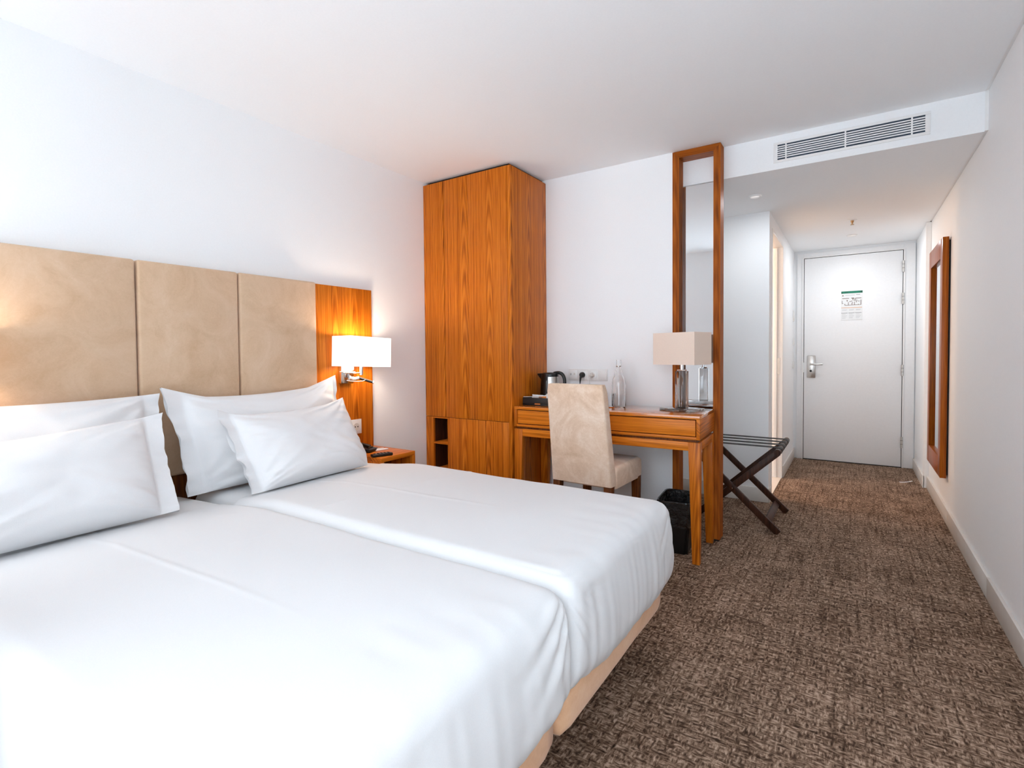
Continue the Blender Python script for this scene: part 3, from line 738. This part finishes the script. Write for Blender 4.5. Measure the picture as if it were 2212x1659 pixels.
fb('bottom_rail', (FX0 + tw, 3.225, .735), (FX1 - tw, FY1, .772), M_frame_x)
fb('mirror_glass', (FX0 + tw, 3.262, .772), (FX1 - tw, 3.266, HS - .010), M_mirror, 0)
fb('mirror_backing', (FX0 + tw, 3.2665, .772), (FX1 - tw, 3.2762, HS - .010), M_dark_z, 0)

# ---------------------------------------------------------------- desk chair
ch = thing('desk_chair', 'beige suede dining-style chair with dark wooden legs pushed under the desk', 'chair', (1.325, 2.70, 0), math.radians(-2.5))
# back: tapering padded slab leaning toward the room
def pad(nm, rows, nx, par, sd, r=.02):
    """rows: list of (z or y profile) giving left/right x, front/back y at height z"""
    bm = bmesh.new(); R = []
    for (z, xa, xb, ya, yb) in rows:
        ring = []
        m = 4
        def arc(cx, cy, a0):
            return [(cx + r * math.cos(a0 + k * PI / 2 / m), cy + r * math.sin(a0 + k * PI / 2 / m)) for k in range(m + 1)]
        pts = arc(xb - r, yb - r, 0) + arc(xa + r, yb - r, PI / 2) + arc(xa + r, ya + r, PI) + arc(xb - r, ya + r, 1.5 * PI)
        R.append([bm.verts.new((p[0], p[1], z)) for p in pts])
    for a, b in zip(R, R[1:]):
        k = len(a)
        for i in range(k): bm.faces.new((a[i], a[(i + 1) % k], b[(i + 1) % k], b[i]))
    bm.faces.new(R[0][::-1]); bm.faces.new(R[-1])
    return finish(bm, nm, M_suedech, par, smooth=60)
rows = []
for i in range(15):
    s = i / 14; z = .415 + s * (.957 - .415)
    lean = -.015 - .085 * s
    ha = .180 - .012 * s
    ease = .006 * (max(0, (s - .93) / .07)) ** 2
    rows.append((z, -ha + ease, ha - ease, -.165 + lean * .9 + ease, -.105 + lean * .9 + .015 * (1 - s) - ease))
pad('backrest', rows, 0, ch, 1, .012)
rows = []
for i in range(9):
    s = i / 8; z = .395 + s * .118; e = .014 * max(0, (s - .8) / .2) ** 2 + .006 * max(0, (.15 - s) / .15)
    rows.append((z, -.184 + e, .184 - e, -.125, .240 - e))
seat = pad('seat', rows, 0, ch, 2, .02)
for (x, y, tx, ty) in ((-.155, -.150, 0, -.03), (.155, -.150, 0, -.03), (-.160, .205, 0, .0), (.160, .205, 0, .0)):
    b_, a_ = .016, .022
    hexa('leg', [(x + tx - b_, y + ty - b_, 0), (x + tx + b_, y + ty - b_, 0), (x + tx + b_, y + ty + b_, 0), (x + tx - b_, y + ty + b_, 0),
                 (x - a_, y - a_, .416), (x + a_, y - a_, .416), (x + a_, y + a_, .416), (x - a_, y + a_, .416)], M_leg_z, ch, .002)

# ---------------------------------------------------------------- table lamp
ZD = ZT + .0002
tl = thing('table_lamp', 'unlit table lamp with beige rectangular shade and clear crystal block base', 'lamp', (1.728, 3.000, ZD), math.radians(-18))
box('base_plate', (-.098, -.075, 0), (.098, .075, .016), M_crystal, tl, .002)
box('crystal_block', (-.028, -.026, .0165), (.028, .026, .228), M_crystal, tl, .003)
box('block_cap', (-.020, -.018, .2285), (.020, .018, .236), M_chrome, tl, .001)
tube('stem', [(0, 0, .236), (0, 0, .30)], .009, M_chrome, tl, 16)
sh = bmesh.new(); th = .003
w0, d0 = .133, .086
outer = [(-w0, -d0), (w0, -d0), (w0, d0), (-w0, d0)]; inner = [(x * (1 - th / w0), y * (1 - th / d0)) for x, y in outer]
vs = [[sh.verts.new((*q, z)) for q in ring] for ring, z in ((outer, .265), (outer, .446), (inner, .446), (inner, .265))]
for r in range(4):
    a, b = vs[r], vs[(r + 1) % 4]
    for i in range(4): sh.faces.new((a[i], a[(i + 1) % 4], b[(i + 1) % 4], b[i]))
s = finish(sh, 'lamp_shade', M_lampshade, tl)
bar('shade_carrier', (-w0 + th, 0, .30), (w0 - th, 0, .30), .006, .003, (0, 1, 0), M_chrome, tl, 0)
lathe('bulb', [(0, .30), (.012, .30), (.014, .33), (.028, .36), (.026, .385), (0, .40)], M_white_pl, tl, 20)

# ---------------------------------------------------------------- things on the desk
tr = thing('tea_tray', 'black leather tea tray at the wardrobe end of the desk', 'tray', (.885, 2.905, ZD), DR)
box('tray_floor', (-.135, -.065, 0), (.135, .065, .008), M_blackmat, tr, .002)
for a, b in (((-.135, -.065, .008), (.135, -.053, .050)), ((-.135, .053, .008), (.135, .065, .050)), ((-.135, -.053, .008), (-.123, .053, .050)), ((.123, -.053, .008), (.135, .053, .050))): box('tray_wall', a, b, M_blackmat, tr, .003)
box('handle_slot', (-.045, -.0658, .008), (-.005, -.0648, .014), M_orange, tr)
ke = thing('kettle', 'black and steel electric kettle standing behind the tea tray', 'kettle', (.838, 3.052, ZD), math.radians(10))
lathe('power_base', [(0, 0), (.072, 0), (.072, .012), (.066, .018), (0, .018)], M_black, ke, 32)
lathe('body', [(0, .019), (.068, .019), (.069, .04), (.058, .17), (.056, .178), (0, .178)], M_steel, ke, 36)
lathe('lid', [(.057, .1785), (.056, .196), (.046, .204), (0, .206)], M_black, ke, 36)
sp_ = bmesh.new()
sv = [(-.045, -.035, .025), (-.05, -.045, .10), (-.045, -.04, .176), (-.05, .030, .176), (-.05, .035, .1), (-.045, .03, .025)]
# dark front shell with the spout
P2 = []
for z, rr in ((.020, .0705), (.10, .0655), (.178, .060), (.200, .058)):
    P2.append([sp_.verts.new((rr * math.cos(a), rr * math.sin(a), z)) for a in [PI * .62 + PI * .9 * k / 16 for k in range(17)]])
for a, b in zip(P2, P2[1:]):
    for k in range(16): sp_.faces.new((a[k], a[k + 1], b[k + 1], b[k]))
so_ = finish(sp_, 'front_shell', M_black, ke, smooth=60)
hexa('spout', [(-.085, -.012, .186), (-.05, -.025, .150), (-.05, .025, .150), (-.085, .012, .186), (-.088, -.013, .198), (-.05, -.028, .200), (-.05, .028, .200), (-.088, .013, .198)], M_black, ke, .002)
finish(bm_tube(bez([(.03, -.004, .200), (.085, -.010, .214), (.115, -.014, .205), (.118, -.014, .13), (.105, -.012, .075), (.066, -.008, .06)], 22), .0115, 12), 'handle', M_black, ke, smooth=60)
box('water_gauge', (-.010, -.0685, .05), (.006, -.0575, .155), M_glass, ke, .001)
cp = thing('tea_cup', 'white cup standing in the tea tray, partly behind the chair back', 'cup', (.905, 2.920, ZD + .0085))
lathe('bowl', [(.036, 0), (.034, .03), (.028, .056), (.020, .060), (.020, .064), (.017, .064), (.017, .060), (0, .060), (0, .057), (.025, .053), (.031, .03), (.033, 0), (.036, 0)], M_white_pl, cp, 32)
finish(bm_tube(bez([(-.033, 0, .018), (-.055, 0, .020), (-.055, 0, .044), (-.030, 0, .046)], 12), .0035, 8), 'cup_handle', M_white_pl, cp, smooth=60)
for k, (x, y, mat, lab) in enumerate(((.800, 2.905, M_paper, 'white sugar sachet at the wardrobe side of the tea tray'), (.845, 2.890, M_white_pl, 'pale milk portion in the middle of the tea tray'),
                                      (.880, 2.872, M_orange, 'orange tea sachet on the tea tray beside the cup'))):
    sc = thing('tea_sachet', lab, 'sachet', (x, y, ZD + .0082), .3 * k - .2)
    hexa('packet', [(-.024, -.012, 0), (.024, -.012, 0), (.024, .012, 0), (-.024, .012, 0), (-.024, .006, .050), (.024, .006, .050), (.024, .014, .050), (-.024, .014, .050)], mat, sc, .003)
    box('seal_strip', (-.024, .007, .050), (.024, .011, .056), M_paper, sc)
tsp = thing('teaspoon', 'steel teaspoon lying across the tea tray rim', 'spoon', (.82, 2.848, ZD + .0515), .25)
finish(bm_tube([(-.06, 0, .003), (0, 0, .004), (.04, 0, .003)], [.0025, .002, .002], 8), 'stem', M_steel, tsp, smooth=60)
bs_ = lathe('bowl', [(0, 0), (.006, .001), (.010, .004), (.0095, .0045), (.005, .002), (0, .001)], M_steel, tsp, 20); bs_.location = (.052, 0, 0); bs_.scale = (1.6, 1, 1)

bt = thing('water_bottle', 'tall clear glass water bottle a third full on the desk', 'bottle', (1.325, 3.055, ZD))
lathe('bottle_glass', [(0, 0), (.040, 0), (.0425, .004), (.0425, .135), (.038, .165), (.022, .205), (.0155, .235), (.0140, .285), (.0150, .287), (.0150, .291), (.0115, .291), (.0115, .24), (.0185, .203), (.0345, .165), (.039, .135), (.039, .008), (0, .006)], M_glass, bt, 40)
lathe('water', [(0, .0065), (.0386, .0085), (.0386, .072), (0, .072)], M_water, bt, 40)
lathe('label_ring', [(.0143, .246), (.0150, .248), (.0150, .252), (.0143, .254)], M_steel, bt, 32)
for (x, y, lab) in ((1.262, 3.075, 'clear tumbler on the desk nearer the chair back'), (1.285, 3.005, 'clear tumbler in front of the water bottle')):
    tb = thing('tumbler', lab, 'glass', (x, y, ZD), 0, 'tumblers beside the bottle')
    lathe('glass_wall', [(0, 0), (.026, 0), (.028, .003), (.032, .082), (.0305, .082), (.0265, .008), (0, .007)], M_glass, tb, 32)
mat_ = thing('coaster', 'thin brown coaster under the glasses on the desk', 'coaster', (1.30, 2.955, ZD), DR)
box('pad', (-.03, -.02, 0), (.03, .02, .003), M_wood_x, mat_, .001)

# socket strip with a plug and a cord
ss = thing('socket_strip', 'white four-gang socket strip on the wall above the desk', 'socket', (1.056, YB, .9735))
box('frame', (-.143, -.008, -.040), (.143, 0, .040), M_white_pl, ss, .003)
for k in range(4):
    x = -.107 + k * .0713
    md = box('module', (x - .031, -.0115, -.031), (x + .031, -.008, .031), M_white_pl, ss, .0015)
    if k in (1, 2):
        rr = lathe('recess', [(.021, 0), (.019, -.002), (.0, -.002)], M_base, md, 24); rr.rotation_euler = (PI / 2, 0, 0); rr.location = (x, -.0116, 0)
    if k == 0:
        box('port', (x - .022, -.0125, -.004), (x - .012, -.0112, .010), M_inkgrey, md); box('port', (x + .004, -.0125, -.002), (x + .016, -.0112, .012), M_base, md)
bp = thing('black_plug', 'black mains plug pushed into the socket strip above the desk', 'plug', (1.056 - .0357, YB - .0116, .9735))
o = lathe('plug_body', [(0, 0), (.019, 0), (.019, .014), (.012, .026), (0, .028)], M_black, bp, 24); o.rotation_euler = (PI / 2, 0, 0)
finish(bm_tube(bez([(0, -.018, 0), (0, -.032, -.01), (-.004, -.030, -.035), (-.006, -.028, -.055)], 8), [.010, .010, .009, .008, .007, .006, .005, .004, .0035], 10), 'plug_neck', M_black, bp, smooth=60)
finish(bm_tube(bez([(-.006, -.028, -.055), (-.008, -.026, -.10), (-.03, -.03, -.15), (-.05, -.04, -.1885)], 12), .003, 8), 'cable', M_black, bp, smooth=60)
wp = thing('white_plug', 'pale round plug with thin cord in the socket strip, right of the black one', 'plug', (1.056 + .0357, YB - .0116, .9735))
o = lathe('plug_body', [(0, 0), (.016, 0), (.016, .010), (.012, .018), (0, .019)], M_base, wp, 24); o.rotation_euler = (PI / 2, 0, 0)
for a in range(4):
    o = box('grip', (.010 * math.cos(a * PI / 2 + .6) - .002, -.021, .010 * math.sin(a * PI / 2 + .6) - .002), (.010 * math.cos(a * PI / 2 + .6) + .002, -.017, .010 * math.sin(a * PI / 2 + .6) + .002), M_inkgrey, wp)
finish(bm_tube(bez([(-.006, -.018, -.006), (-.014, -.03, -.04), (-.002, -.03, -.08), (.006, -.03, -.13), (.02, -.05, -.189)], 14), .002, 8), 'cable', M_cord, wp, smooth=60)

# ---------------------------------------------------------------- waste bin
bn = thing('waste_bin', 'black rectangular waste bin with black plastic liner under the desk end', 'bin', (1.712, 2.985, 0), math.radians(5))
def tap(z, w, d_): return [(-w, -d_, z), (w, -d_, z), (w, d_, z), (-w, d_, z)]
bm = bmesh.new()
lv_ = [tap(0, .068, .112), tap(.292, .093, .140), tap(.292, .090, .137), tap(.006, .065, .109)]
vv = [[bm.verts.new(p) for p in l] for l in lv_]
for a, b in zip(vv, vv[1:]):
    for i in range(4): bm.faces.new((a[i], a[(i + 1) % 4], b[(i + 1) % 4], b[i]))
bm.faces.new(vv[0][::-1]); bm.faces.new(vv[3])
bmesh.ops.bevel(bm, geom=[e for e in bm.edges if abs(e.verts[0].co.z - e.verts[1].co.z) > .1], offset=.014, segments=3, affect='EDGES')
finish(bm, 'bucket', M_black, bn, smooth=50)
bm = bmesh.new(); rings = []
K = 96
def rr_pt(w, d_, a):                                       # rounded rectangle
    c, s_ = math.cos(a), math.sin(a); n_ = 7.0
    k = (abs(c / w) ** n_ + abs(s_ / d_) ** n_) ** (-1 / n_); return c * k, s_ * k
for (z, w, d_, amp) in ((.150, .0850, .1290, .007), (.158, .0890, .1320, .004), (.19, .0905, .1350, .0025), (.24, .0935, .1390, .0020), (.285, .0965, .1435, .001), (.2965, .0950, .1415, .0008),
                        (.2945, .0885, .1350, .001), (.25, .084, .131, .005), (.18, .076, .123, .008), (.09, .064, .108, .010), (.05, .03, .05, .01)):
    ring = []
    for k in range(K):
        a = 2 * PI * k / K; x, y = rr_pt(w, d_, a); f = amp * (nz3(k * .35, z * 14, 2) + .6 * nz3(k * .9, z * 25, 7)); q = 1 + f / math.hypot(x, y)
        ring.append(bm.verts.new((x * q, y * q, z + .6 * amp * nz3(k * .5, 3.3, z * 5))))
    rings.append(ring)
for a, b in zip(rings, rings[1:]):
    for k in range(K): bm.faces.new((a[k], a[(k + 1) % K], b[(k + 1) % K], b[k]))
bm.faces.new(rings[-1])
finish(bm, 'bin_liner', M_bag, bn, smooth=60)

# ---------------------------------------------------------------- luggage rack
lr = thing('luggage_rack', 'dark wooden folding luggage rack with black straps in the corridor recess', 'luggage rack', (1.905, 3.755, 0))
HT = .505
yf, yk = -.25, .25
for y in (yf, yk):
    bar('leg', (.268, y, .006), (-.255, y, HT - .004), .040, .020, (1, 0, 1), M_dark_z, lr)
for y in (yf + .024, yk - .024):
    bar('leg', (-.262, y, .006), (.262, y, HT - .004), .040, .020, (1, 0, -1), M_dark_z, lr)
for x in (-.255, .262):
    bm = bm_tube([(x, yf - .018 + (.024 if x > 0 else 0) * 0, HT), (x, yk + .018, HT)], .019, 14); finish(bm, 'rail', M_dark_z, lr, smooth=50)
bar('stretcher', (.205, yf, .062), (.205, yk, .062), .042, .016, (-1, 0, 1), M_dark_z, lr)
bar('stretcher', (-.20, yf + .024, .062), (-.20, yk - .024, .062), .042, .016, (1, 0, 1), M_dark_z, lr)
for y in (yf, yk):
    bo = lathe('bolt', [(0, 0), (.006, 0), (.005, .004), (0, .005)], M_chrome, lr, 12); bo.rotation_euler = (PI / 2, 0, 0); bo.location = (.004, y - .0105 if y < 0 else y - .0105, .252)
for k in range(4):
    y = -.185 + k * .118
    bm = bmesh.new(); prof = []
    loop = [(-.255 - .021 * math.cos(a), HT + .021 * math.sin(a)) for a in [-PI * .65 + k2 * (PI * 1.15) / 8 for k2 in range(9)]] + \
           [(.262 + .021 * math.sin(a), HT + .021 * math.cos(a)) for a in [k2 * (PI * 1.15) / 8 for k2 in range(9)]]
    inner_ = [(-.255 - .019 * math.cos(a), HT + .019 * math.sin(a)) for a in [-PI * .65 + k2 * (PI * 1.15) / 8 for k2 in range(9)]] + \
             [(.262 + .019 * math.sin(a), HT + .019 * math.cos(a)) for a in [k2 * (PI * 1.15) / 8 for k2 in range(9)]]
    hwid = .026
    va = [[bm.verts.new((x, y + s_ * hwid, z)) for x, z in lp_] for lp_, s_ in ((loop, -1), (loop, 1), (inner_, 1), (inner_, -1))]
    for r in range(4):
        a, b = va[r], va[(r + 1) % 4]
        for i in range(len(a) - 1): bm.faces.new((a[i], a[i + 1], b[i + 1], b[i]))
    bm.faces.new([va[r][0] for r in range(4)]); bm.faces.new([va[r][-1] for r in range(4)])
    finish(bm, 'strap', M_strap, lr, smooth=60)

# ---------------------------------------------------------------- hall mirror on the right wall
hm = thing('wall_mirror', 'long teak-framed mirror hung on the white right-hand wall', 'mirror', (XR, 4.675, 1.068))
hx0, hx1 = -.042, -.010
ya, yb_, za, zb = -.345, .345, -.782, .782
box('gap_shade_spacer', (-.010, ya + .012, za + .02), (0, yb_ - .012, zb - .02), M_gap, hm)  # spacer coloured near-black as the shadow gap behind the frame
for a, b in (((hx0, ya, za), (hx1, ya + .10, zb)), ((hx0, yb_ - .10, za), (hx1, yb_, zb))): box('stile', a, b, M_hm_z, hm, .0015)
for a, b in (((hx0, ya + .10, zb - .125), (hx1, yb_ - .10, zb)), ((hx0, ya + .10, za), (hx1, yb_ - .10, za + .125))): box('rail', a, b, M_hm_z, hm, .0015)
box('mirror_glass', (-.024, ya + .10, za + .125), (-.020, yb_ - .10, zb - .125), M_mirror, hm)

# ---------------------------------------------------------------- scrap of paper on the carpet
sc = thing('paper_scrap', 'small curled white paper scrap on the carpet near the entrance door', 'paper', (2.93, 5.45, 0), .2)
bm = bmesh.new(); R = []
for i in range(9):
    t_ = i / 8; R.append([bm.verts.new((-.045 + .09 * t_, s_ * (.010 - .004 * t_), .002 + .016 * t_ * t_)) for s_ in (-1, 1)] + [bm.verts.new((-.045 + .09 * t_, s_ * (.010 - .004 * t_), .001 + .016 * t_ * t_)) for s_ in (1, -1)])
for a, b in zip(R, R[1:]):
    for k in range(4): bm.faces.new((a[k], a[(k + 1) % 4], b[(k + 1) % 4], b[k]))
bm.faces.new(R[0][::-1]); bm.faces.new(R[-1]); finish(bm, 'scrap', M_paper, sc, smooth=60)
